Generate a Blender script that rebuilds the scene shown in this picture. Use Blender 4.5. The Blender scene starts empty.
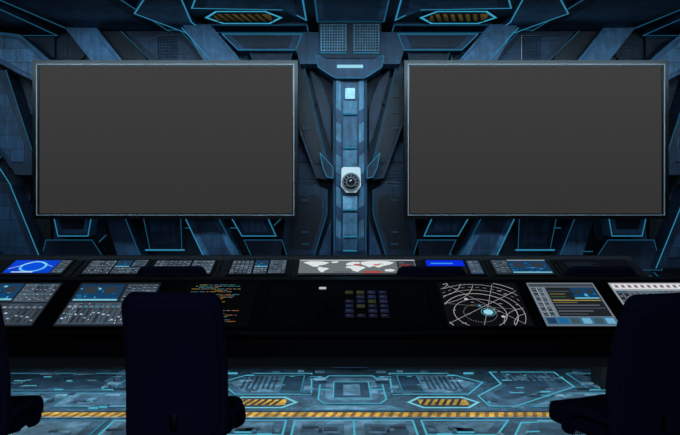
import bpy, bmesh, math, random
from mathutils import Vector, Matrix
random.seed(7)
sc = bpy.context.scene
try:
    sc.view_settings.view_transform = 'Standard'
    sc.view_settings.look = 'None'
except Exception: pass
CX, CZ, F = -0.097, 1.45, 680.0
def W(u, v, d): return Vector((CX+(u-340)*d/F, d, CZ-(v-217.5)*d/F))
def X(u, d): return CX+(u-340)*d/F
def lin(c):
    return tuple(((x/255)/12.92 if x/255 <= .04045 else ((x/255+.055)/1.055)**2.4) for x in c)+(1.0,)

# ---------------- materials
def mat_new(name):
    m = bpy.data.materials.new(name); m.use_nodes = True
    nt = m.node_tree; nt.nodes.clear()
    out = nt.nodes.new('ShaderNodeOutputMaterial')
    return m, nt, out
def mat_plain(name, col, rough=.5, metal=0., bump=0., bscale=80, coat=0., spec=.5):
    m, nt, out = mat_new(name)
    p = nt.nodes.new('ShaderNodeBsdfPrincipled')
    p.inputs['Roughness'].default_value = rough
    p.inputs['Metallic'].default_value = metal
    p.inputs['Coat Weight'].default_value = coat
    p.inputs['Specular IOR Level'].default_value = spec
    tc = nt.nodes.new('ShaderNodeTexCoord'); n = nt.nodes.new('ShaderNodeTexNoise')
    n.inputs['Scale'].default_value = bscale
    nt.links.new(tc.outputs['Object'], n.inputs['Vector'])
    mx = nt.nodes.new('ShaderNodeMix'); mx.data_type = 'RGBA'
    c = lin(col)
    mx.inputs['A'].default_value = (c[0]*.8, c[1]*.8, c[2]*.8, 1)
    mx.inputs['B'].default_value = (c[0]*1.2, c[1]*1.2, c[2]*1.2, 1)
    nt.links.new(n.outputs['Fac'], mx.inputs['Factor'])
    nt.links.new(mx.outputs['Result'], p.inputs['Base Color'])
    if bump:
        b = nt.nodes.new('ShaderNodeBump'); b.inputs['Strength'].default_value = bump
        b.inputs['Distance'].default_value = .003
        nt.links.new(n.outputs['Fac'], b.inputs['Height']); nt.links.new(b.outputs['Normal'], p.inputs['Normal'])
    nt.links.new(p.outputs[0], out.inputs[0])
    return m
def mat_metal(name, axes, lines=True, rough=.5, bw=.21, bh=.13, streak=True, lo=.35, hi=1.6):
    """painted sci-fi plating: vertex colour x grime x fine panel seams"""
    m, nt, out = mat_new(name); N = nt.nodes.new; L = nt.links.new
    p = N('ShaderNodeBsdfPrincipled'); p.inputs['Roughness'].default_value = rough
    p.inputs['Metallic'].default_value = .2
    at = N('ShaderNodeAttribute'); at.attribute_name = 'Col'
    tc = N('ShaderNodeTexCoord'); sp = N('ShaderNodeSeparateXYZ'); cb = N('ShaderNodeCombineXYZ')
    L(tc.outputs['Object'], sp.inputs[0]); L(sp.outputs[axes[0]], cb.inputs[0]); L(sp.outputs[axes[1]], cb.inputs[1])
    n1 = N('ShaderNodeTexNoise'); n1.inputs['Scale'].default_value = 4.5; n1.inputs['Detail'].default_value = 12; n1.inputs['Roughness'].default_value = .78
    L(tc.outputs['Object'], n1.inputs['Vector'])
    r1 = N('ShaderNodeMapRange'); r1.inputs['From Min'].default_value = .32; r1.inputs['From Max'].default_value = .68
    r1.inputs['To Min'].default_value = lo; r1.inputs['To Max'].default_value = hi
    L(n1.outputs['Fac'], r1.inputs['Value'])
    mp = N('ShaderNodeMapping'); mp.inputs['Scale'].default_value = (26, 2.5, 1) if streak else (9, 9, 1)
    L(cb.outputs[0], mp.inputs['Vector'])
    n2 = N('ShaderNodeTexNoise'); n2.inputs['Scale'].default_value = 1; n2.inputs['Detail'].default_value = 4
    L(mp.outputs[0], n2.inputs['Vector'])
    r2 = N('ShaderNodeMapRange'); r2.inputs['From Min'].default_value = .3; r2.inputs['From Max'].default_value = .7
    r2.inputs['To Min'].default_value = .7; r2.inputs['To Max'].default_value = 1.3
    L(n2.outputs['Fac'], r2.inputs['Value'])
    mul = N('ShaderNodeMath'); mul.operation = 'MULTIPLY'; L(r1.outputs[0], mul.inputs[0]); L(r2.outputs[0], mul.inputs[1])
    last = mul
    if lines:
        br = N('ShaderNodeTexBrick'); br.inputs['Scale'].default_value = 1.0
        br.inputs['Brick Width'].default_value = bw; br.inputs['Row Height'].default_value = bh
        br.inputs['Mortar Size'].default_value = .004
        br.inputs['Color1'].default_value = (1, 1, 1, 1); br.inputs['Color2'].default_value = (.62, .62, .62, 1); br.inputs['Mortar'].default_value = (.3, .3, .3, 1)
        L(cb.outputs[0], br.inputs['Vector'])
        m2 = N('ShaderNodeMath'); m2.operation = 'MULTIPLY'; L(mul.outputs[0], m2.inputs[0]); L(br.outputs['Color'], m2.inputs[1]); last = m2
    vm = N('ShaderNodeVectorMath'); vm.operation = 'SCALE'
    L(at.outputs['Color'], vm.inputs[0]); L(last.outputs[0], vm.inputs['Scale'])
    L(vm.outputs[0], p.inputs['Base Color'])
    b = N('ShaderNodeBump'); b.inputs['Strength'].default_value = .3; b.inputs['Distance'].default_value = .01
    L(last.outputs[0], b.inputs['Height']); L(b.outputs[0], p.inputs['Normal'])
    L(p.outputs[0], out.inputs[0])
    return m
def mat_glow(name, strength=1.0):
    m, nt, out = mat_new(name)
    at = nt.nodes.new('ShaderNodeAttribute'); at.attribute_name = 'Col'
    e = nt.nodes.new('ShaderNodeEmission'); e.inputs['Strength'].default_value = strength
    nt.links.new(at.outputs['Color'], e.inputs['Color']); nt.links.new(e.outputs[0], out.inputs[0])
    return m
M_WALL = mat_metal('wall_plating', (0, 2)); M_WALLS = mat_metal('wall_plating_smooth', (0, 2), lines=False)
M_SIDE = mat_metal('side_plating', (1, 2))
M_FLOOR = mat_metal('floor_plating', (0, 1), rough=.6, bw=.16, bh=.09, streak=False, lo=.45, hi=1.35)
M_FLOORS = mat_metal('floor_plating_smooth', (0, 1), lines=False, rough=.6, streak=False, lo=.45, hi=1.35)
M_CEIL = mat_metal('ceiling_plating', (0, 1), streak=False)
M_GLOW = mat_glow('edge_and_key_glow', 1.0); M_UI = mat_glow('display_and_label_glow', 1.0)
M_BLACK = mat_plain('console_black', (12, 14, 18), .55, 0, .1, spec=.3)
M_FRAME = mat_plain('gloss_black_frame', (6, 7, 9), .3, .0, 0, 30, spec=.3)
M_SILVER = mat_plain('silver_trim', (150, 156, 162), .45, .2)
M_CHROME = mat_plain('dial_ring', (120, 122, 125), .4, .4)
M_FAB = mat_plain('navy_fabric', (25, 31, 68), .85, 0, .6, 260, spec=.3)
M_PLAST = mat_plain('chair_plastic', (10, 11, 16), .5, spec=.3)
M_WHITE = mat_plain('white_enamel_and_glint', (235, 235, 230), .4)

class MB:
    def __init__(s): s.f = []; s.mats = []
    def mi(s, m):
        if m not in s.mats: s.mats.append(m)
        return s.mats.index(m)
    def face(s, pts, col, m): s.f.append(([Vector(p) for p in pts], lin(col), s.mi(m)))
    def prism(s, pts, vec, col, m):
        a = [Vector(p) for p in pts]; vec = Vector(vec); b = [p+vec for p in a]
        s.face(a, col, m); s.face(b[::-1], col, m)
        for i in range(len(a)):
            j = (i+1) % len(a); s.face([a[j], a[i], b[i], b[j]], col, m)
    def box(s, lo, hi, col, m):
        x0, y0, z0 = lo; x1, y1, z1 = hi
        s.prism([(x0, y0, z0), (x1, y0, z0), (x1, y0, z1), (x0, y0, z1)], (0, y1-y0, 0), col, m)
    def seg(s, a, b, w, n, t, col, m):
        a = Vector(a); b = Vector(b); n = Vector(n).normalized(); dr = (b-a)
        if dr.length < 1e-5: return
        dr.normalize(); sd = dr.cross(n)*(w/2); e = dr*(w/2)
        s.prism([a-e-sd+n*t, b+e-sd+n*t, b+e+sd+n*t, a-e+sd+n*t], -n*t, col, m)
    def cyl(s, c, ax, r, h, col, m, n=24, r2=None):
        c = Vector(c); ax = Vector(ax).normalized(); r2 = r if r2 is None else r2
        t = ax.orthogonal().normalized(); bt = ax.cross(t)
        a = [c+t*r*math.cos(i*math.tau/n)+bt*r*math.sin(i*math.tau/n) for i in range(n)]
        b = [c+ax*h+t*r2*math.cos(i*math.tau/n)+bt*r2*math.sin(i*math.tau/n) for i in range(n)]
        s.face(a, col, m); s.face(b[::-1], col, m)
        for i in range(n):
            j = (i+1) % n; s.face([a[j], a[i], b[i], b[j]], col, m)
    def build(s, name, bevel=0., parent=None, merge=True, recalc=True):
        bm = bmesh.new(); cl = bm.loops.layers.float_color.new('Col')
        for pts, col, mi in s.f:
            vs = [bm.verts.new(p) for p in pts]
            f = bm.faces.new(vs); f.material_index = mi
            for l in f.loops: l[cl] = col
        if merge: bmesh.ops.remove_doubles(bm, verts=bm.verts, dist=1e-5)
        if recalc: bmesh.ops.recalc_face_normals(bm, faces=bm.faces)
        me = bpy.data.meshes.new(name); bm.to_mesh(me); bm.free()
        for m in s.mats: me.materials.append(m)
        o = bpy.data.objects.new(name, me); sc.collection.objects.link(o)
        if bevel:
            b = o.modifiers.new('bevel', 'BEVEL'); b.width = bevel; b.segments = 2; b.limit_method = 'ANGLE'; b.angle_limit = .6
        if parent: o.parent = parent
        return o
def empty(name, loc=(0, 0, 0)):
    o = bpy.data.objects.new(name, None); o.location = loc; o.empty_display_size = .2
    sc.collection.objects.link(o); return o
def mir(pts): return [(700-u, v) for u, v in pts][::-1]

DK = (18, 37, 58); MD = (34, 65, 94); LT = (62, 102, 136); XL = (120, 168, 196); VD = (8, 17, 29)
CY = (44, 128, 164); CYD = (26, 80, 108); CYB = (150, 215, 235)
YW = 6.6; ZC = 3.25
# ---------------- wall_back
wb = MB()
wb.box((-5, YW, 0), (5, YW+.15, ZC), DK, M_WALL)
wall = wb.build('wall_back')
rp = MB()      # panelling
def split(x0, z0, x1, z1, d):
    w, h = x1-x0, z1-z0
    if d == 0 or (w < .3 and h < .3) or (d < 3 and random.random() < .2):
        g = .012; t = random.choice([.01, .02, .035, .05])
        k = random.uniform(.45, 1.15); c = tuple(int(q*k) for q in random.choice([DK, DK, MD]))
        ch = min(w, h)*.18
        for sx in (-1, 1):
            pts = [(x0+g+ch, z0+g), (x1-g, z0+g), (x1-g, z1-g-ch), (x1-g-ch, z1-g), (x0+g, z1-g), (x0+g, z0+g+ch)]
            P = [(sx*(p[0]), YW-t, p[1]) for p in pts]
            rp.prism(P, (0, t-.001, 0), c, M_WALL)
            if random.random() < .3:
                n = int((h-.08)/.03)
                for i in range(max(0, n)):
                    z = z0+.05+i*.03
                    a, b = sorted((sx*(x0+.05+ch*.3), sx*(x1-.05)))
                    if b-a > .05: rp.box((a, YW-t-.008, z), (b, YW-t, z+.012), tuple(int(q*1.5) for q in c), M_WALL)
            elif random.random() < .3:
                rp.seg((sx*(x0+g), YW-t, z0+g+ch), (sx*(x0+g+ch), YW-t, z0+g), .01, (0, -1, 0), .004, CYD, M_GLOW)
                rp.seg((sx*(x0+g+ch), YW-t, z0+g), (sx*(x1-g), YW-t, z0+g), .01, (0, -1, 0), .004, CYD, M_GLOW)
        return
    if w > h*1.1:
        m = x0+w*random.uniform(.35, .65); split(x0, z0, m, z1, d-1); split(m, z0, x1, z1, d-1)
    else:
        m = z0+h*random.uniform(.35, .65); split(x0, z0, x1, m, d-1); split(x0, m, x1, z1, d-1)
split(.28, .1, 4.9, ZC-.02, 7)
pan = rp.build('panelling', .003, wall)

st = MB()
def plate(pts, d, col, t=.1, m=M_WALLS, both=True, edge=None, ew=.012, inset=None):
    for q in ([pts, mir(pts)] if both else [pts]):
        P = [W(u, v, d) for u, v in q]
        st.prism(P, (0, t, 0), col, m)
        if edge:
            for i in range(len(P)):
                st.seg(P[i], P[(i+1) % len(P)], ew, (0, -1, 0), .004, edge, M_GLOW)
        if inset:
            c = sum(P, Vector())/len(P); Q = [c+(p-c)*inset[0] for p in P]
            st.prism([p+Vector((0, -.012, 0)) for p in Q], (0, .012, 0), inset[1], M_WALL)
def line(pts, d, col=CY, w=.012, both=True):
    for q in ([pts, mir(pts)] if both else [pts]):
        P = [W(u, v, d-.004) for u, v in q]
        for a, b in zip(P, P[1:]): st.seg(a, b, w, (0, -1, 0), .005, col, M_GLOW)
def mesh_grid(u0, v0, u1, v1, d, col, step=3.):
    """expanded-metal mesh of thin bars standing off the wall"""
    for mm in (0, 1):
        a0, a1 = (u0, u1) if not mm else (700-u1, 700-u0)
        u = a0
        while u <= a1: st.seg(W(u, v0, d), W(u, v1, d), .006, (0, -1, 0), .005, col, M_WALLS); u += step
        v = v0
        while v <= v1: st.seg(W(a0, v, d), W(a1, v, d), .006, (0, -1, 0), .005, col, M_WALLS); v += step
# top strip
plate([(60, 22), (92, 22), (150, 95), (118, 95)], 6.3, LT, .29)
line([(92, 31), (148, 94)], 6.3, CYD, .007)
plate([(-30, 28), (20, 34), (64, 72), (50, 90), (-30, 48)], 6.2, MD, .38, inset=(.7, LT))
line([(-20, 31), (20, 36), (62, 72)], 6.2, CYD, .007)
plate([(95, 26), (118, 22), (152, 66), (142, 90)], 6.42, VD, .16)
plate([(120, 30), (180, 30), (206, 58), (206, 90), (180, 90)], 6.42, DK, .16, edge=CYD, ew=.007, inset=(.75, MD))
plate([(182, 24), (210, 24), (246, 66), (242, 100), (214, 80)], 6.15, LT, .4)
line([(182, 28), (214, 64), (240, 92)], 6.15, CY, .009)
line([(208, 28), (244, 66)], 6.15, CYD, .007)
plate([(222, 34), (302, 34), (296, 50), (238, 50)], 6.3, MD, .28, edge=CY, ew=.007, inset=(.75, DK))
plate([(250, 52), (292, 52), (286, 90), (262, 90)], 6.4, DK, .18, edge=CYD, ew=.006)
mesh_grid(226, 53, 248, 62, 6.5, LT); mesh_grid(158, 36, 178, 60, 6.4, DK)
plate([(303, 32), (320, 32), (320, 64), (300, 64), (296, 50)], 6.25, MD, .3)
# between screens and column
plate([(288, 66), (304, 66), (327, 160), (327, 180), (316, 178), (288, 100)], 6.42, DK, .16, inset=(.72, VD))
line([(304, 66), (327, 160)], 6.42, CYD, .007)
plate([(308, 66), (322, 82), (331, 110), (331, 150), (322, 120)], 6.48, DK, .1)
mesh_grid(298, 182, 314, 200, 6.44, DK)
plate([(280, 262), (288, 190), (316, 184), (327, 190), (327, 214), (312, 262)], 6.42, DK, .16, inset=(.7, VD))
line([(327, 190), (327, 214), (312, 262)], 6.42, CYD, .007)
plate([(316, 262), (331, 220), (331, 262)], 6.46, MD, .12)
for v in (96, 112, 128, 200, 232, 244):
    line([(302, v), (309, v)], 6.38, CYD, .005)
# outer sides
plate([(-40, 70), (6, 70), (32, 150), (32, 175), (16, 175), (-40, 100)], 6.3, DK, .28, inset=(.75, MD))
line([(6, 70), (32, 150)], 6.3, CYD, .008)
plate([(-40, 178), (10, 184), (44, 268), (14, 268), (-40, 230)], 6.3, DK, .28, inset=(.75, MD))
line([(-12, 150), (10, 184), (44, 268)], 6.3, CY, .009)
plate([(-90, 60), (-50, 60), (-50, 270), (-90, 270)], 6.1, MD, .48)
# bottom strip
plate([(48, 190), (96, 190), (88, 236), (58, 236)], 6.35, LT, .24, edge=CY, ew=.009, inset=(.72, DK))
plate([(46, 240), (92, 240), (112, 270), (38, 270)], 6.42, DK, .16, edge=CYD, ew=.007)
plate([(100, 200), (118, 200), (146, 270), (122, 270)], 6.3, MD, .28)
line([(118, 200), (146, 270)], 6.3, CYD, .007)
plate([(140, 200), (180, 200), (182, 250), (150, 250)], 6.4, DK, .18, edge=CYD, ew=.007, inset=(.7, MD))
line([(146, 250), (184, 250)], 6.35, CY, .014)
plate([(172, 190), (204, 190), (246, 270), (210, 270)], 6.22, LT, .34, inset=(.6, MD))
line([(172, 190), (210, 270)], 6.22, CY, .009)
line([(204, 190), (246, 270)], 6.22, CYD, .007)
plate([(224, 205), (262, 205), (276, 236), (242, 236)], 6.35, MD, .24, edge=CY, ew=.009, inset=(.7, LT))
plate([(244, 240), (282, 240), (290, 266), (256, 266)], 6.42, DK, .16, edge=CYD, ew=.007)
plate([(-60, 290), (340, 290), (340, 368), (-60, 368)], 6.5, VD, .09)
st.build('diagonal_bracing', .006, wall)

# ---------------- central column
co = MB()
def cp(pts, d, col, t, both=False, edge=None, ew=.008, m=M_WALLS):
    for q in ([pts, mir(pts)] if both else [pts]):
        P = [W(u, v, d) for u, v in q]; co.prism(P, (0, t, 0), col, m)
        if edge:
            for i in range(len(P)): co.seg(P[i], P[(i+1) % len(P)], ew, (0, -1, 0), .004, edge, M_GLOW)
def sym(pts): return pts+[(700-u, v) for u, v in pts[::-1]]
CL_ = (76, 118, 144); CM = (50, 84, 108)
cp(sym([(333, 40), (333, 368)]), 6.36, MD, .23)
cp(sym([(336, 70), (336, 250)]), 6.3, CM, .06)
cp([(336, 70), (341, 70), (341, 250), (336, 250)], 6.28, CL_, .02, both=True)
cp(sym([(318, 16), (320, 54), (326, 58)]), 6.2, DK, .38)
for a in (320.5, 353.5):
    cp([(a, 24), (a+26, 24), (a+26, 51), (a, 51)], 6.18, (104, 146, 170), .02)
    cp([(a+1.3, 25.3), (a+24.7, 25.3), (a+24.7, 49.7), (a+1.3, 49.7)], 6.178, (8, 18, 28), .002)
    for i in range(8):
        u = a+3.9+i*2.6
        co.seg(W(u, 25.3, 6.176), W(u, 49.7, 6.176), .008, (0, -1, 0), .005, (104, 146, 170), M_WALLS)
    for i in range(8):
        v = 28+i*2.7
        co.seg(W(a+1.3, v, 6.176), W(a+24.7, v, 6.176), .008, (0, -1, 0), .004, (104, 146, 170), M_WALLS)
    co.seg(W(a, 53, 6.18), W(a+26, 53, 6.18), .008, (0, -1, 0), .005, CY, M_GLOW)
cp(sym([(316, 56), (318, 67), (330, 75), (336, 78)]), 6.22, MD, .36, edge=CY, ew=.006)
cp(sym([(337, 64.7), (337, 67.3)]), 6.19, CYB, .03, m=M_GLOW)
cp(sym([(345, 88), (345, 99)]), 6.27, (170, 205, 222), .03)
for v0, v1, c in ((101, 113, CL_), (117, 147, CM), (150, 166, CL_), (196, 209, XL), (213, 236, CL_), (239, 250, CM)):
    cp(sym([(343, v0), (343, v1)]), 6.27, c, .03)
    cp(sym([(343, v1+.2), (343, v1+1.3)]), 6.265, CY, .02, m=M_GLOW)
for v in (108, 140, 172, 205, 236):
    cp([(336, v), (341, v+3), (341, v+16), (336, v+13)], 6.27, MD, .02, both=True)
cp([(320, 153), (333, 167), (333, 178), (327, 177), (323, 168)], 6.3, DK, .25, both=True, edge=CY, ew=.006)
for s in (0, 1):
    for v0, v1 in ((82, 148), (190, 250)):
        u = 334.5 if not s else 365.5
        co.seg(W(u, v0, 6.3), W(u, v1, 6.3), .007, (0, -1, 0), .005, CYD, M_GLOW)
co.build('wall_column', .003)

# gauge on the column
ga = MB()
pts = [(341.5, 168.5), (343.5, 167), (358.5, 167), (360.5, 168.5), (361, 186), (356, 192.5), (346, 192.5), (341, 186)]
ga.prism([W(u, v, 6.22) for u, v in pts], (0, .05, 0), (255, 255, 255), M_WHITE)
c = W(351, 182, 6.22)
ga.cyl(c, (0, -1, 0), .084, .012, (0, 0, 0), M_CHROME, 40)
ga.cyl(c+Vector((0, -.012, 0)), (0, -1, 0), .068, .01, (0, 0, 0), M_FRAME, 40, .06)
ga.cyl(c+Vector((0, -.022, 0)), (0, -1, 0), .046, .006, (0, 0, 0), M_CHROME, 32, .044)
ga.cyl(c+Vector((0, -.028, 0)), (0, -1, 0), .036, .018, (0, 0, 0), M_FRAME, 32, .02)
for i in range(9):
    a = -.6+i*(math.pi+1.2)/8; d = Vector((math.cos(a), 0, math.sin(a)))
    ga.seg(c+Vector((0, -.022, 0))+d*.051, c+Vector((0, -.022, 0))+d*.057, .004, (0, -1, 0), .002, (0, 0, 0), M_WHITE)
ga.seg(c+Vector((-.01, -.047, .008)), c+Vector((.004, -.047, .016)), .008, (0, -1, 0), .002, (0, 0, 0), M_WHITE)  # painted glint on the dark lens
ga.build('wall_gauge', .002)

# ---------------- ceiling & floor
cb = MB(); cb.box((-5, -2.5, ZC), (5, YW+.15, ZC+.1), DK, M_CEIL); ceil = cb.build('ceiling')
fb = MB(); fb.box((-5, -2.5, -.1), (5, YW+.15, 0), (74, 114, 138), M_FLOOR); floor = fb.build('floor')
def hatch(mb, x0, x1, y0, y1, z, n, nz, c1=(190, 132, 40), c2=(20, 20, 20), step=.05, slant=.04):
    x = x0
    mb.face([(x0, y0, z), (x1, y0, z), (x1, y1, z), (x0, y1, z)], c1, M_FLOORS)
    while x < x1-step*.6-slant:
        mb.face([(x, y0, z+nz*.001), (x+step*.45, y0, z+nz*.001), (x+step*.45+slant, y1, z+nz*.001), (x+slant, y1, z+nz*.001)], c2, M_FLOORS)
        x += step
def pl(mb, P, z, nz, col, h=.006, edge=None, ew=.014, both=True, inset=None, m=None):
    m = m or M_FLOORS
    for s in ((1, -1) if both else (1,)):
        Q = [Vector((s*x, y, z)) for x, y in P]
        mb.prism([q+Vector((0, 0, nz*h)) for q in Q], (0, 0, -nz*h*.9), col, m)
        if edge:
            for i in range(len(Q)):
                mb.seg(Q[i]+Vector((0, 0, nz*h)), Q[(i+1) % len(Q)]+Vector((0, 0, nz*h)), ew, (0, 0, nz), .002, edge, M_GLOW)
        if inset:
            c = sum(Q, Vector())/len(Q)
            mb.prism([c+(q-c)*inset[0]+Vector((0, 0, nz*(h+.003))) for q in Q], (0, 0, -nz*.003), inset[1], m)
FD = (46, 78, 102); FM = (72, 112, 138); FLt = (108, 150, 174); FC = (76, 170, 196); FCd = (52, 124, 150)
fp = MB()
pl(fp, [(-.22, 5.28), (.22, 5.28), (.27, 5.4), (.27, 5.95), (.2, 6.2), (-.2, 6.2), (-.27, 5.95), (-.27, 5.4)], 0, 1, FM, edge=FC, both=False, inset=(.8, FLt))
pl(fp, [(-.15, 5.42), (.15, 5.42), (.15, 5.95), (-.15, 5.95)], .009, 1, FD, edge=FC, ew=.01, both=False, h=.002)
pl(fp, [(-.07, 5.5), (.07, 5.5), (.07, 5.85), (-.07, 5.85)], .0115, 1, FLt, both=False, h=.002)
for s in (1, -1):
    x0, x1, y0, y1 = .44, .98, 5.16, 5.46
    P = [(x0+.1, y0), (x1-.1, y0), (x1, (y0+y1)/2), (x1-.1, y1), (x0+.1, y1), (x0, (y0+y1)/2)]
    pl(fp, [(s*a, b) for a, b in P], 0, 1, (52, 76, 92), edge=(120, 205, 222), ew=.022, both=False)
    a, b = sorted((s*(x0+.08), s*(x1-.08)))
    hatch(fp, a, b, y0+.07, y1-.07, .0075, 0, 1, c1=(245, 180, 60), c2=(40, 34, 22), step=.055, slant=.05)
pl(fp, [(.33, 5.55), (.95, 5.55), (1.15, 5.95), (.9, 6.3), (.36, 6.3)], 0, 1, FM, edge=FC, inset=(.78, FLt))
pl(fp, [(.42, 5.62), (.6, 5.62), (.6, 6.2), (.42, 6.2)], .0095, 1, FD, h=.002, edge=FCd, ew=.01)
pl(fp, [(1.05, 5.2), (1.25, 5.2), (1.9, 5.8), (1.9, 6.35), (1.3, 6.35), (1.3, 5.9), (1.02, 5.5)], 0, 1, FM, edge=FC, inset=(.6, FD))
pl(fp, [(1.35, 5.18), (2.3, 5.18), (2.3, 5.6), (1.8, 5.6)], 0, 1, FLt, edge=FCd, inset=(.75, FM))
pl(fp, [(2.0, 5.68), (3.2, 5.68), (3.2, 6.3), (2.0, 6.3)], 0, 1, FM, edge=FCd, inset=(.8, FD))
pl(fp, [(2.4, 5.18), (3.4, 5.18), (3.4, 5.6), (2.4, 5.6)], 0, 1, FM, edge=FCd)
pl(fp, [(-.38, 5.1), (.38, 5.1), (.3, 5.22), (-.3, 5.22)], 0, 1, FLt, edge=FCd, ew=.01, both=False)
for s in (1, -1):
    for i in range(9):
        x = s*(1.4+i*.055); fp.box((x-.01, 6.0, .009), (x+.01, 6.25, .014), FLt, M_FLOORS)
    for i in range(7):
        x = s*(.66+i*.045); fp.box((x-.008, 5.7, .009), (x+.008, 6.15, .013), FD, M_FLOORS)
for i in range(190):
    x = random.uniform(.05, 3.2); y = random.uniform(4.5, 6.4); w_, d_ = random.uniform(.02, .12), random.uniform(.015, .07)
    c = random.choice([FD, FM, FLt, FLt, (140, 184, 206), (36, 60, 80)]); g = random.random() < .25
    for s in (1, -1):
        a, b = sorted((s*x, s*(x+w_)))
        if 4.85 < y+d_ and y < 5.1: continue
        if .38 < x+w_ and x < 1.02 and 5.1 < y+d_ and y < 5.5: continue
        fp.box((a, y, 0), (b, y+d_, .012+.003*(i % 3)), c, M_FLOORS)
        if g: fp.box((a, y-.008, 0), (b, y, .014), FC, M_GLOW)
hatch(fp, -3.6, 3.6, 4.93, 5.05, .004, 0, 1, c1=(250, 180, 60), c2=(150, 104, 36), step=.07, slant=.03)
fp.box((-3.6, 5.06, 0), (3.6, 5.08, .008), FD, M_FLOORS); fp.box((-3.6, 4.895, 0), (3.6, 4.92, .008), FLt, M_FLOORS)
pl(fp, [(0, 4.2), (.3, 4.2), (.42, 4.5), (.42, 4.84), (0, 4.84)], 0, 1, FLt, edge=FC, inset=(.7, FM))
pl(fp, [(.48, 4.52), (.95, 4.52), (1.1, 4.84), (.48, 4.84)], 0, 1, FM, edge=FC, inset=(.7, FLt))
pl(fp, [(1.02, 4.4), (1.7, 4.4), (1.7, 4.84), (1.2, 4.84)], 0, 1, FLt, edge=FC, inset=(.75, FM))
pl(fp, [(1.76, 4.4), (2.6, 4.4), (2.6, 4.84), (1.76, 4.84)], 0, 1, FM, edge=FCd, inset=(.8, FLt))
pl(fp, [(2.66, 4.4), (3.6, 4.4), (3.6, 4.84), (2.66, 4.84)], 0, 1, FLt, edge=FC)
for j in range(8):
    y0 = 3.6-j*.75
    for i in range(5):
        pl(fp, [(.04+i*.75, y0), (.72+i*.75, y0), (.72+i*.75, y0+.55), (.6+i*.75, y0+.68), (.04+i*.75, y0+.68)], 0, 1, random.choice([FD, FM]), edge=CYD if i % 2 else None, ew=.01)
fp.build('floor_plates', 0, floor, merge=False)
# ceiling plates
cpm = MB()
pl(cpm, [(-.3, 5.2), (.3, 5.2), (.3, 6.15), (-.3, 6.15)], ZC, -1, LT, h=.03, edge=CYD, both=False, inset=(.8, MD))
for s in (1, -1):
    x0, x1, y0, y1 = .62, 1.28, 5.84, 6.2
    P = [(x0+.12, y0), (x1-.12, y0), (x1, (y0+y1)/2), (x1-.12, y1), (x0+.12, y1), (x0, (y0+y1)/2)]
    pl(cpm, [(s*a, b) for a, b in P], ZC, -1, DK, h=.03, edge=(56, 160, 196), ew=.022, both=False)
    a, b = sorted((s*(x0+.08), s*(x1-.08)))
    hatch(cpm, a, b, y0+.06, y1-.06, ZC-.034, 0, -1, c1=(225, 160, 55), step=.065, slant=.06)
pl(cpm, [(.4, 5.3), (1.2, 5.3), (1.35, 5.75), (.55, 5.8), (.4, 6.1)], ZC, -1, MD, h=.03, edge=CY, inset=(.8, LT))
pl(cpm, [(.4, 6.25), (1.3, 6.25), (1.3, 6.5), (.4, 6.5)], ZC, -1, LT, h=.03, edge=CYD, ew=.01, inset=(.8, MD))
pl(cpm, [(1.35, 5.3), (1.6, 5.3), (1.85, 5.8), (1.5, 6.5), (1.35, 6.5), (1.42, 6.05)], ZC, -1, LT, h=.06, edge=CY, ew=.012)
pl(cpm, [(1.9, 5.3), (2.9, 5.3), (2.6, 6.5), (1.7, 6.5)], ZC, -1, DK, h=.04, edge=CYD, inset=(.75, MD))
pl(cpm, [(3.0, 5.3), (4.2, 5.3), (4.2, 6.5), (2.8, 6.5)], ZC, -1, MD, h=.06, edge=CYD, inset=(.75, DK))
for j in range(7):
    for i in range(5):
        y0 = -1.9+j*1.0
        pl(cpm, [(.1+i*.95, y0), (.95+i*.95, y0), (.95+i*.95, y0+.75), (.8+i*.95, y0+.9), (.1+i*.95, y0+.9)], ZC, -1, DK, h=.03)
cpm.build('ceiling_plates', 0, ceil, merge=False)
for nm, sx in (('wall_left', -1), ('wall_right', 1)):
    w = MB(); a, b = sorted((sx*5, sx*5.15)); w.box((a, -2.5, 0), (b, YW+.15, ZC), DK, M_SIDE)
    for j in range(8):
        y0 = -2.3+j*1.1; a, b = sorted((sx*4.9, sx*5.0))
        for z0, z1 in ((.15, 1.0), (1.1, 2.1), (2.2, 3.1)):
            w.box((a, y0, z0), (b, y0+.95, z1), MD if (j+int(z0)) % 2 else DK, M_SIDE)
    w.build(nm)
w = MB(); w.box((-5.15, -2.65, 0), (5.15, -2.5, ZC), DK, M_WALL); w.build('wall_front')

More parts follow.
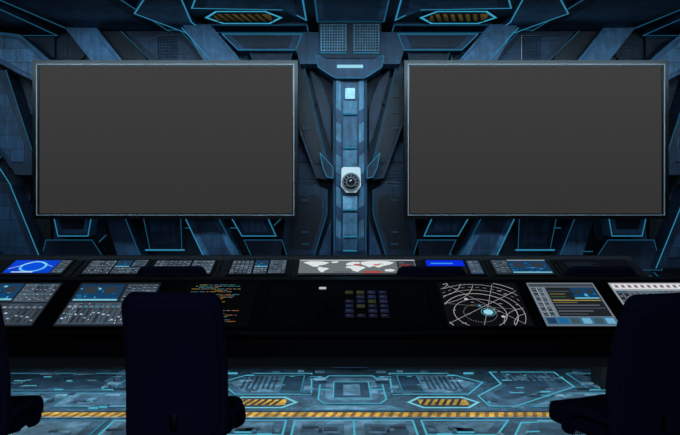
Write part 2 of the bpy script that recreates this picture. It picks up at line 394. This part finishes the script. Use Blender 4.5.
# ---------------- big wall screens
def tv(u0, u1, v0, v1, name):
    d = 6.12; m = MB()
    a = W(u0, v1, d); b = W(u1, v0, d); x0, z0, x1, z1 = a.x, a.z, b.x, b.z
    def ring(o, i, y0, y1, mt):
        X0, Z0, X1, Z1 = x0+o, z0+o, x1-o, z1-o; k = i-o
        m.box((X0, y0, Z0), (X1, y1, Z0+k), (0, 0, 0), mt); m.box((X0, y0, Z1-k), (X1, y1, Z1), (0, 0, 0), mt)
        m.box((X0, y0, Z0+k), (X0+k, y1, Z1-k), (0, 0, 0), mt); m.box((X1-k, y0, Z0+k), (X1, y1, Z1-k), (0, 0, 0), mt)
    ring(0, .032, d-.03, d+.03, M_FRAME)
    ring(.032, .039, d-.03, d+.03, M_SILVER)
    ring(.039, .05, d-.014, d+.03, M_FRAME)
    m.box((x0, d+.03, z0), (x1, d+.06, z1), (0, 0, 0), M_FRAME)
    n = 24; Z0, Z1 = z0+.05, z1-.05
    for i in range(n):
        t = (i+.5)/n; g = 51+11*t
        m.face([(x0+.05, d, Z0+(Z1-Z0)*i/n), (x1-.05, d, Z0+(Z1-Z0)*i/n), (x1-.05, d, Z0+(Z1-Z0)*(i+1)/n), (x0+.05, d, Z0+(Z1-Z0)*(i+1)/n)], (g, g, g), M_UI)
    cx, cz = (x0+x1)/2, (z0+z1)/2
    m.box((cx-.3, d+.06, cz-.25), (cx+.3, d+.1, cz+.25), (0, 0, 0), M_PLAST)
    m.box((cx-.06, d+.1, cz-.12), (cx+.06, YW-.02, cz+.12), (0, 0, 0), M_PLAST)
    m.build(name)
tv(34, 298, 61, 219, 'wall_mounted_screen')
tv(404, 667, 61, 219, 'wall_mounted_screen')

# ---------------- consoles
def profile(mb, pts, x0, x1, m):
    mb.prism([(x0, y, z) for y, z in pts], (x1-x0, 0, 0), (0, 0, 0), m)
S0 = Vector((0, 4.01, .788)); S1 = Vector((0, 4.5, 1.017)); SV = (S1-S0).normalized(); SN = Vector((0, -SV.z, SV.y)); SL = (S1-S0).length
B0 = Vector((0, 5.48, .972)); B1 = Vector((0, 5.80, 1.085)); BV = (B1-B0).normalized(); BN = Vector((0, -BV.z, BV.y)); BL = (B1-B0).length
k = MB()
profile(k, [(4.0, .625), (4.0, .775), (4.01, .788), (4.5, 1.017), (4.53, 1.036), (4.78, 1.036), (4.78, .47), (4.45, .47), (4.4, .6)], -3.3, 3.3, M_BLACK)
k.box((-3.3, 3.975, .74), (3.3, 4.0, .772), (0, 0, 0), M_FRAME)
for i in range(9):
    x = -3.2+i*.72; k.box((x, 3.99, .64), (x+.68, 4.0, .73), (0, 0, 0), M_PLAST)
for x in (-3.1, -1.19, 1.98, 3.1):
    k.box((x-.14, 4.46, .05), (x+.14, 4.76, .47), (0, 0, 0), M_BLACK); k.box((x-.17, 4.36, 0), (x+.17, 4.8, .05), (0, 0, 0), M_PLAST)
def slope_box(mb, x0, x1, s0, s1, h, m, P=S0, V=SV, N=SN, col=(0, 0, 0)):
    a = Vector((x0, 0, 0))+P+V*s0; b = Vector((x1, 0, 0))+P+V*s0; c = Vector((x1, 0, 0))+P+V*s1; d = Vector((x0, 0, 0))+P+V*s1
    mb.prism([p+N*h for p in (a, b, c, d)], -N*h, col, m)
for u in (57, 157, 264, 432, 530, 615):
    x = X(u, 4.25); slope_box(k, x-.006, x+.006, 0, SL, .014, M_PLAST)
slope_box(k, X(268, 4.25), X(428, 4.25), .02, SL-.02, .006, M_PLAST)
con_front = k.build('control_console', .004)
k = MB()
profile(k, [(5.45, .62), (5.45, .95), (5.48, .972), (5.80, 1.085), (5.84, 1.12), (5.98, 1.12), (5.98, .45), (5.7, .45)], -3.6, X(638, 5.7), M_BLACK)
for x in (-3.3, -1.5, 2.22):
    k.box((x-.12, 5.72, 0), (x+.12, 5.96, .45), (0, 0, 0), M_BLACK)
for u in (78, 148, 220, 292, 424, 488, 556):
    x = X(u, 5.65); slope_box(k, x-.006, x+.006, 0, BL, .014, M_PLAST, B0, BV, BN)
k.build('control_console', .004)

# ---------------- displays
class Disp:
    def __init__(s, u0, u1, back=False, s0=None, s1=None, bg=(10, 12, 16), name='console_display'):
        s.mb = MB(); s.name = name
        d = 5.64 if back else 4.25
        s.P, s.V, s.N = (B0, BV, BN) if back else (S0, SV, SN); L = BL if back else SL
        s.s0 = (.02 if s0 is None else s0); s.s1 = (L-.02 if s1 is None else s1)
        s.x0, s.x1 = X(u0, d), X(u1, d)
        g = .012
        slope_box(s.mb, s.x0-g, s.x1+g, s.s0-g, s.s1+g, .012, M_FRAME, s.P, s.V, s.N)
        s.k = 0; s.w = s.x1-s.x0; s.h = s.s1-s.s0
        s.rect(0, 0, 1, 1, bg)
    def pt(s, a, b): return s.P+Vector((s.x0+a*s.w, 0, 0))+s.V*(s.s0+b*s.h)+s.N*(.0125+.0004*s.k)
    def poly(s, pts, col): s.mb.face([s.pt(*p) for p in pts], col, M_UI)
    def rect(s, a, b, c, d, col): s.poly([(a, b), (c, b), (c, d), (a, d)], col)
    def up(s): s.k += 1
    def stroke(s, a, b, w, col):
        ax, ay = a[0]*s.w, a[1]*s.h; bx, by = b[0]*s.w, b[1]*s.h
        dx, dy = bx-ax, by-ay; l = math.hypot(dx, dy)
        if l < 1e-6: return
        nx, ny = -dy/l*w/2, dx/l*w/2
        s.poly([((ax+nx)/s.w, (ay+ny)/s.h), ((bx+nx)/s.w, (by+ny)/s.h), ((bx-nx)/s.w, (by-ny)/s.h), ((ax-nx)/s.w, (ay-ny)/s.h)], col)
    def arc(s, cx, cy, r, w, col, a0=0, a1=math.tau, n=48, dash=False):
        for i in range(n):
            if dash and i % 2: continue
            t0 = a0+(a1-a0)*i/n; t1 = a0+(a1-a0)*(i+1)/n
            p = [(cx+r*math.cos(t)/s.w, cy+r*math.sin(t)/s.h) for t in (t0, t1)]
            if all(.01 < q[0] < .99 and .01 < q[1] < .99 for q in p): s.stroke(p[0], p[1], w, col)
    def disc(s, cx, cy, r, col, n=20):
        s.poly([(cx+r*math.cos(i*math.tau/n)/s.w, cy+r*math.sin(i*math.tau/n)/s.h) for i in range(n)], col)
    def done(s): return s.mb.build(s.name, merge=False, recalc=False)
def R(a, b): return random.uniform(a, b)
def gcol(a, b):
    g = R(a, b); return (g*.86, g*.99, g*1.12)
def mixer(D, x0, y0, x1, y1, n, rows=3, base=(60, 74, 90)):
    """channel-strip UI: columns of meters, buttons and faders"""
    D.rect(x0, y0, x1, y1, base); D.up()
    w = (x1-x0)/n; h = (y1-y0)/rows
    for i in range(n):
        for j in range(rows):
            a, b = x0+i*w, y0+j*h
            D.rect(a+w*.1, b+h*.04, a+w*.9, b+h*.96, gcol(52, 104))
    D.up()
    for i in range(n):
        for j in range(rows):
            a, b = x0+i*w, y0+j*h
            D.rect(a+w*.42, b+h*.1, a+w*.58, b+h*.6, (16, 20, 26))
            D.rect(a+w*.2, b+h*.76, a+w*.8, b+h*.84, random.choice([(96, 122, 140), (140, 160, 174), (50, 130, 170), (110, 126, 140)]))
            D.rect(a+w*.2, b+h*.66, a+w*.8, b+h*.7, (24, 30, 38))
    D.up()
    for i in range(n):
        for j in range(rows):
            a, b = x0+i*w, y0+j*h; q = R(.15, .5)
            D.rect(a+w*.28, b+h*q, a+w*.72, b+h*(q+.06), gcol(140, 215))
    D.up()
def scene_pic(D, x0, y0, x1, y1):
    """miniature of a blue ship corridor with two wall panels"""
    D.rect(x0, y0, x1, y1, (16, 66, 108)); D.up()
    w, h = x1-x0, y1-y0
    for i in range(22):
        a = x0+w*R(0, .85); b = y0+h*R(.05, .8); D.rect(a, b, a+w*R(.03, .14), b+h*R(.03, .11), random.choice([(30, 100, 144), (50, 146, 190), (12, 34, 56), (110, 190, 218), (36, 76, 104)]))
    D.up(); D.rect(x0+w*.1, y0+h*.45, x0+w*.42, y0+h*.85, (46, 54, 64)); D.rect(x0+w*.58, y0+h*.45, x0+w*.9, y0+h*.85, (46, 54, 64)); D.rect(x0, y0, x1, y0+h*.1, (120, 190, 210)); D.up()
# front row
D = Disp(-26, 48, bg=(30, 36, 44)); mixer(D, .02, .03, .98, .5, 12, 1); mixer(D, .5, .53, .98, .97, 8, 2); scene_pic(D, .02, .56, .47, .96); D.done()
D = Disp(68, 152, bg=(30, 36, 44)); scene_pic(D, .03, .56, .56, .96); mixer(D, .6, .55, .98, .96, 6, 3); mixer(D, .02, .03, .98, .51, 15, 1, (66, 82, 98))
for i in range(20):
    a = R(.02, .95); b = R(.04, .48); D.rect(a, b, a+.012, b+.02, random.choice([(180, 195, 205), (90, 170, 200), (210, 215, 220)]))
D.done()
D = Disp(182, 252, bg=(5, 6, 8)); D.up(); y = .94
while y > .06:
    x = .06+random.choice([0, .05, .1, .35])
    if random.random() < .88:
        for j in range(random.randint(2, 7)):
            l = R(.03, .13)
            if x+l > .95: break
            D.rect(x, y, x+l, y+.011, random.choice([(150, 96, 56), (110, 116, 122), (60, 120, 130), (140, 126, 56), (80, 92, 104)])); x += l+.02
    y -= .034
D.done()
D = Disp(443, 524, bg=(13, 14, 17)); D.up()
wh = (190, 190, 190)
for r, w in ((.16, .003), (.225, .004), (.27, .0025), (.34, .0025), (.385, .004), (.43, .0025)):
    D.arc(.42, .28, r, w, wh, n=70)
for r in (.10, .305): D.arc(.42, .28, r, .003, (150, 150, 150), n=80, dash=True)
for r in (.12, .2, .28): D.arc(-.1, 1.05, r, .0025, wh, n=60)
for r in (.14, .2): D.arc(1.05, .0, r, .0025, wh, n=60)
D.stroke((.02, .06), (.97, .8), .0025, wh); D.stroke((.1, .95), (.9, .05), .0025, (160, 160, 160)); D.stroke((.42, .02), (.7, .97), .0025, (160, 160, 160))
D.stroke((.02, .5), (.95, .35), .0025, (130, 130, 130))
D.up(); D.disc(.52, .3, .03, (150, 210, 225)); D.disc(.68, .2, .012, wh); D.disc(.3, .6, .012, wh); D.disc(.44, .44, .01, (60, 160, 190)); D.arc(.52, .3, .042, .004, (90, 170, 190))
for i in range(10):
    a, b = R(.05, .9), R(.05, .9); D.rect(a, b, a+R(.02, .06), b+.012, (150, 150, 150))
D.done()
D = Disp(536, 606, bg=(110, 122, 134)); D.up(); D.rect(.02, .9, .98, .97, (60, 66, 74)); mixer(D, .02, .2, .2, .88, 2, 6, (150, 158, 166))
D.rect(.24, .2, .97, .88, (30, 35, 40)); D.up(); scene_pic(D, .6, .6, .95, .87)
for i in range(9): D.rect(.26, .24+i*.066, .26+R(.2, .32) if i > 4 else .26+R(.3, .7), .255+i*.066, random.choice([(130, 116, 60), (80, 88, 96), (110, 120, 130), (60, 96, 56)]))
D.rect(.26, .55, .95, .565, (180, 164, 76))
D.rect(.02, .02, .98, .18, (56, 104, 136)); D.up()
for i in range(6): D.rect(.04+i*.16, .04, .16+i*.16, .16, random.choice([(30, 96, 150), (110, 170, 200), (30, 60, 90), (60, 80, 90)]))
D.done()
D = Disp(622, 712, bg=(150, 156, 162)); mixer(D, .02, .1, .98, .8, 14, 3, (100, 110, 120)); D.rect(.02, .84, .98, .97, (215, 220, 224)); D.up()
for i in range(12): D.rect(.05+i*.075, .87, .09+i*.075, .94, (130, 110, 110)); 
D.done()
# back row
D = Disp(8, 68, True, bg=(20, 26, 34)); D.up(); D.rect(.02, .1, .78, .97, (10, 64, 205)); D.up(); D.disc(.42, .52, .115, (30, 150, 235)); D.up(); D.disc(.42, .52, .085, (10, 76, 215)); D.up()
D.arc(.42, .52, .1, .006, (190, 235, 250)); D.stroke((.05, .35), (.4, .9), .006, (220, 240, 250)); D.stroke((.42, .9), (.75, .5), .006, (150, 220, 240)); D.rect(.15, .12, .5, .18, (200, 220, 230)); mixer(D, .8, .1, .98, .95, 2, 3); D.done()
D = Disp(86, 146, True); mixer(D, .02, .05, .45, .95, 8, 2, (50, 60, 74)); scene_pic(D, .48, .5, .72, .95); mixer(D, .48, .05, .98, .45, 8, 1); mixer(D, .75, .5, .98, .95, 4, 2); D.done()
D = Disp(152, 214, True); mixer(D, .02, .05, .6, .95, 8, 3, (60, 70, 82)); mixer(D, .63, .05, .98, .95, 5, 2); D.done()
D = Disp(230, 287, True); mixer(D, .02, .05, .4, .95, 5, 3, (50, 60, 74)); scene_pic(D, .43, .5, .66, .95); mixer(D, .43, .05, .66, .45, 4, 1); mixer(D, .69, .05, .98, .95, 4, 4, (60, 70, 82)); D.done()
D = Disp(299, 416, True, bg=(104, 112, 116)); D.up(); D.rect(.0, .0, 1, .08, (36, 40, 46)); D.rect(.0, .94, 1, 1, (190, 198, 202)); D.up()
land = [[(.03, .82), (.1, .9), (.2, .88), (.26, .8), (.22, .66), (.17, .6), (.16, .5), (.12, .52), (.08, .66)],
        [(.17, .5), (.22, .48), (.26, .38), (.23, .28), (.2, .12), (.18, .2), (.16, .36)],
        [(.27, .86), (.34, .9), (.33, .8), (.29, .76)],
        [(.4, .62), (.41, .76), (.46, .86), (.52, .84), (.52, .7), (.47, .62)],
        [(.4, .56), (.48, .6), (.54, .54), (.57, .44), (.53, .3), (.5, .16), (.46, .24), (.44, .4), (.4, .44)],
        [(.53, .84), (.62, .92), (.76, .9), (.82, .8), (.78, .66), (.72, .56), (.68, .44), (.64, .56), (.6, .46), (.56, .6), (.53, .68)],
        [(.73, .32), (.78, .36), (.82, .28), (.79, .18), (.73, .2)]]
for i, p in enumerate(land): D.poly(p, (220, 226, 226))
D.up()
for i in range(7):
    a, b = R(.08, .7), R(.3, .8); D.rect(a, b, a+R(.01, .04), b+R(.02, .05), (120, 130, 134))
D.rect(.84, .1, .99, .92, (46, 54, 62)); D.rect(.55, .1, .7, .2, (190, 50, 40)); D.rect(.47, .62, .52, .7, (190, 56, 46)); D.rect(.64, .6, .69, .68, (190, 56, 46)); D.rect(.3, .12, .44, .17, (60, 68, 74)); D.up()
for i in range(7): D.rect(.86, .16+i*.1, .86+R(.04, .11), .19+i*.1, random.choice([(170, 180, 186), (170, 60, 50), (90, 150, 170)]))
D.done()
D = Disp(426, 482, True, bg=(12, 16, 24)); D.up(); D.rect(.02, .55, .7, .97, (10, 44, 220)); D.rect(.76, .05, .98, .95, (50, 80, 110)); D.rect(.02, .1, .7, .45, (30, 34, 26)); D.up()
for i in range(8): D.rect(.05+i*.08, .15, .09+i*.08, .15+R(.1, .3), (170, 160, 60))
D.rect(.1, .7, .5, .78, (60, 150, 230)); mixer(D, .78, .1, .96, .9, 2, 4); D.done()
D = Disp(493, 550, True, bg=(30, 40, 50)); scene_pic(D, .3, .1, .97, .9); mixer(D, .02, .1, .28, .95, 3, 3); D.rect(.3, .92, .98, .98, (150, 160, 170)); D.done()
D = Disp(561, 630, True, bg=(12, 16, 22)); D.up()
for i in range(10): D.rect(.1, .1+i*.08, .1+R(.2, .7), .12+i*.08, (34, 46, 56))
D.done()

# keypad, sliders and label: parts of the front console's centre bay
kp = MB(); x0, x1 = X(343, 4.25), X(392, 4.25)
slope_box(kp, x0, x1, .1, .44, .012, M_PLAST)
for i in range(4):
    for j in range(6):
        a = x0+.014+i*(x1-x0-.02)/4; b = .112+j*.054
        if random.random() < .08: continue
        slope_box(kp, a, a+.05, b, b+.024, .022, M_GLOW, col=random.choice([(20, 25, 44), (26, 32, 56), (20, 24, 34), (44, 46, 26)]))  # keys emit a dim glow, added to keep them visible
        slope_box(kp, a+.008, a+.03, b+.008, b+.014, .0225, M_GLOW, col=(62, 68, 84))
kp.build('keypad', .0, con_front)
ph = MB(); x0, x1 = X(314, 4.25), X(338, 4.25)
slope_box(ph, x0, x1, .1, .36, .01, M_PLAST)
for i in range(3):
    a = x0+.02+i*.045
    slope_box(ph, a+.007, a+.013, .12, .34, .014, M_FRAME)
    q = .14+.05*((i*2) % 3); slope_box(ph, a-.005, a+.025, q, q+.03, .035, M_PLAST)
ph.build('sliders', .002, con_front)
lb = MB(); slope_box(lb, X(319, 4.4), X(326, 4.4), .452, .472, .01, M_UI, col=(190, 190, 190)); lb.build('label', 0, con_front)  # plain white label, brightness put in as emission

# ---------------- chairs
def mesh_obj(name, verts, faces, m, parent, subs=0, sol=0, smooth=True):
    me = bpy.data.meshes.new(name); me.from_pydata(verts, [], faces); me.materials.append(m)
    if smooth:
        for p in me.polygons: p.use_smooth = True
    o = bpy.data.objects.new(name, me); sc.collection.objects.link(o); o.parent = parent
    if sol: q = o.modifiers.new('s', 'SOLIDIFY'); q.thickness = sol; q.offset = 0
    if subs: q = o.modifiers.new('d', 'SUBSURF'); q.levels = subs; q.render_levels = subs
    return o
def pad(name, parent, w, h, fn, m, thick, rr=.06):
    """upholstered rounded pad: grid mapped to a rounded rectangle then through fn"""
    n = 18; V = []; Fc = []
    r = min(rr, w/2, h/2)
    for j in range(n+1):
        for i in range(n+1):
            a, b = -1+2*i/n, -1+2*j/n
            x, y = a*w/2, b*h/2
            ex = abs(y)-(h/2-r)
            if ex > 0: x *= (w/2-r+math.sqrt(max(0, r*r-min(ex, r)**2))*1.0)/(w/2)
            V.append(fn(x, y))
    for j in range(n):
        for i in range(n): q = j*(n+1)+i; Fc.append((q, q+1, q+n+2, q+n+1))
    return mesh_obj(name, V, Fc, m, parent, 1, thick)
def tube(name, parent, pts, r, m):
    cu = bpy.data.curves.new(name, 'CURVE'); cu.dimensions = '3D'; cu.bevel_depth = r; cu.bevel_resolution = 4; cu.use_fill_caps = True
    s = cu.splines.new('BEZIER'); s.bezier_points.add(len(pts)-1)
    for b, p in zip(s.bezier_points, pts): b.co = p; b.handle_left_type = b.handle_right_type = 'AUTO'
    cu.materials.append(m); o = bpy.data.objects.new(name, cu); sc.collection.objects.link(o); o.parent = parent; return o
def chair(name, loc, rot, top=1.1, mounted=0., w=.46, arms=True):
    e = empty(name, loc); e.rotation_euler = (0, 0, rot)
    z0 = .42; h = top-z0
    def fb(x, t):
        z = z0+h/2+t; q = (t/h+.5)
        return (x*(1-.04*q+.03*math.sin(q*3.1)), -.03-.10*q*q+.35*x*x+.03*math.sin(q*3.1), z)
    pad('backrest', e, w, h, fb, M_FAB, .065, .035)
    def fbb(x, t):
        p = fb(x, t); return (p[0], p[1]-.035, p[2])
    pad('back_shell', e, w*.88, h*.88, fbb, M_FAB, .03, .05)
    def fs(x, t):
        return (x, .25+t, .475+.10*x*x-.25*max(0, t-.12)**2)
    pad('seat', e, .47, .46, fs, M_FAB, .085, .1)
    tube('back_bracket', e, [(0, -.02, .62), (0, -.05, .5), (0, .05, .42), (0, .25, .41)], .025, M_PLAST)
    if arms:
        for s in (-1, 1):
            tube('armrest', e, [(s*.2, .28, .42), (s*.238, .28, .44), (s*.246, .26, .5), (s*.244, .19, .54), (s*.238, .06, .545), (s*.21, -.01, .535)], .02, M_FAB)
    b = MB()
    if mounted:
        b.box((-.09, .12, .385), (.09, .4, .43), (0, 0, 0), M_PLAST)
        b.box((-.05, .35, .39), (.05, mounted, .43), (0, 0, 0), M_PLAST)
        b.box((-.05, mounted-.05, .39), (.05, mounted, .7), (0, 0, 0), M_PLAST)
        b.build('mounting_arm', .004, e)
    else:
        b.box((-.1, .13, .395), (.1, .37, .43), (0, 0, 0), M_PLAST)
        b.cyl((0, .25, .08), (0, 0, 1), .03, .32, (0, 0, 0), M_PLAST)
        b.cyl((0, .25, .075), (0, 0, 1), .05, .06, (0, 0, 0), M_PLAST)
        for i in range(5):
            a = i*math.tau/5+.3; d = Vector((math.cos(a), math.sin(a), 0)); c = Vector((0, .25, .1)); p = d.cross(Vector((0, 0, 1)))
            q = c+d*.29+Vector((0, 0, -.025))
            b.prism([c+p*.03, c-p*.03, q-p*.015, q+p*.015], (0, 0, -.025), (0, 0, 0), M_PLAST)
            wc = c+d*.28; wc.z = .028
            b.cyl(wc-p*.022, p, .028, .016, (0, 0, 0), M_PLAST, 16); b.cyl(wc+p*.006, p, .028, .016, (0, 0, 0), M_PLAST, 16)
            b.cyl(wc, (0, 0, 1), .008, .05, (0, 0, 0), M_PLAST, 10)
        b.build('swivel_base', .002, e)
    return e
chair('office_chair', (X(175, 3.05), 3.1, 0), -.03, 1.12)
chair('office_chair', (X(655, 3.05), 3.1, 0), .38, 1.115, w=.48)
chair('office_chair', (X(-48, 3.05), 3.1, 0), .05, 1.12)
for u in (174, 430, 597):
    chair('mounted_seat', (X(u, 4.95), 4.98, 0), 0, 1.1, mounted=.465, w=.52, arms=False)

# ---------------- lights
def area(name, loc, tgt, sx, sy, p, col, spread=180):
    l = bpy.data.lights.new(name, 'AREA'); l.shape = 'RECTANGLE'; l.size = sx; l.size_y = sy; l.energy = p; l.color = col
    l.spread = math.radians(spread)
    o = bpy.data.objects.new(name, l); o.location = loc; o.rotation_euler = (Vector(tgt)-Vector(loc)).to_track_quat('-Z', 'Y').to_euler(); sc.collection.objects.link(o)
area('wall_fill_overhead', (0, 4.7, 3.1), (0, 6.6, 1.6), 7, .4, 60, (.56, .83, 1), 100)  # added fill from above, unseen source aimed at the back wall
area('floor_fill', (0, 4.95, .44), (0, 5.3, 0), 6, .12, 21, (.74, .91, 1))  # added fill behind the front console to brighten the floor
area('floor_fill', (0, 5.75, .43), (0, 5.8, 0), 6, .12, 12, (.74, .91, 1))  # second added floor fill, hidden beneath the rear console
area('under_desk_fill', (0, 4.3, .6), (0, 4.5, 0), 6, .1, 9, (.74, .91, 1), 120)  # added hidden source, lifts the floor below the desk
area('wall_fill_low', (0, 6.1, .3), (0, 6.4, 3), 6, .15, 18, (.56, .83, 1))  # added fill from below for the wall and ceiling plates
area('chair_fill', (-.5, -.8, 2.9), (0, 3.6, .8), 3, 1, 24, (.6, .72, 1))  # added weak fill from behind the camera for chairs and console
w = bpy.data.worlds.new('world'); sc.world = w; w.use_nodes = True
w.node_tree.nodes['Background'].inputs[0].default_value = (.02, .035, .06, 1); w.node_tree.nodes['Background'].inputs[1].default_value = .5
# ---------------- camera
cd = bpy.data.cameras.new('camera'); cd.sensor_width = 36; cd.lens = 36; cam = bpy.data.objects.new('camera', cd)
cam.location = (CX, 0, CZ); cam.rotation_euler = (math.pi/2, 0, 0); sc.collection.objects.link(cam); sc.camera = cam
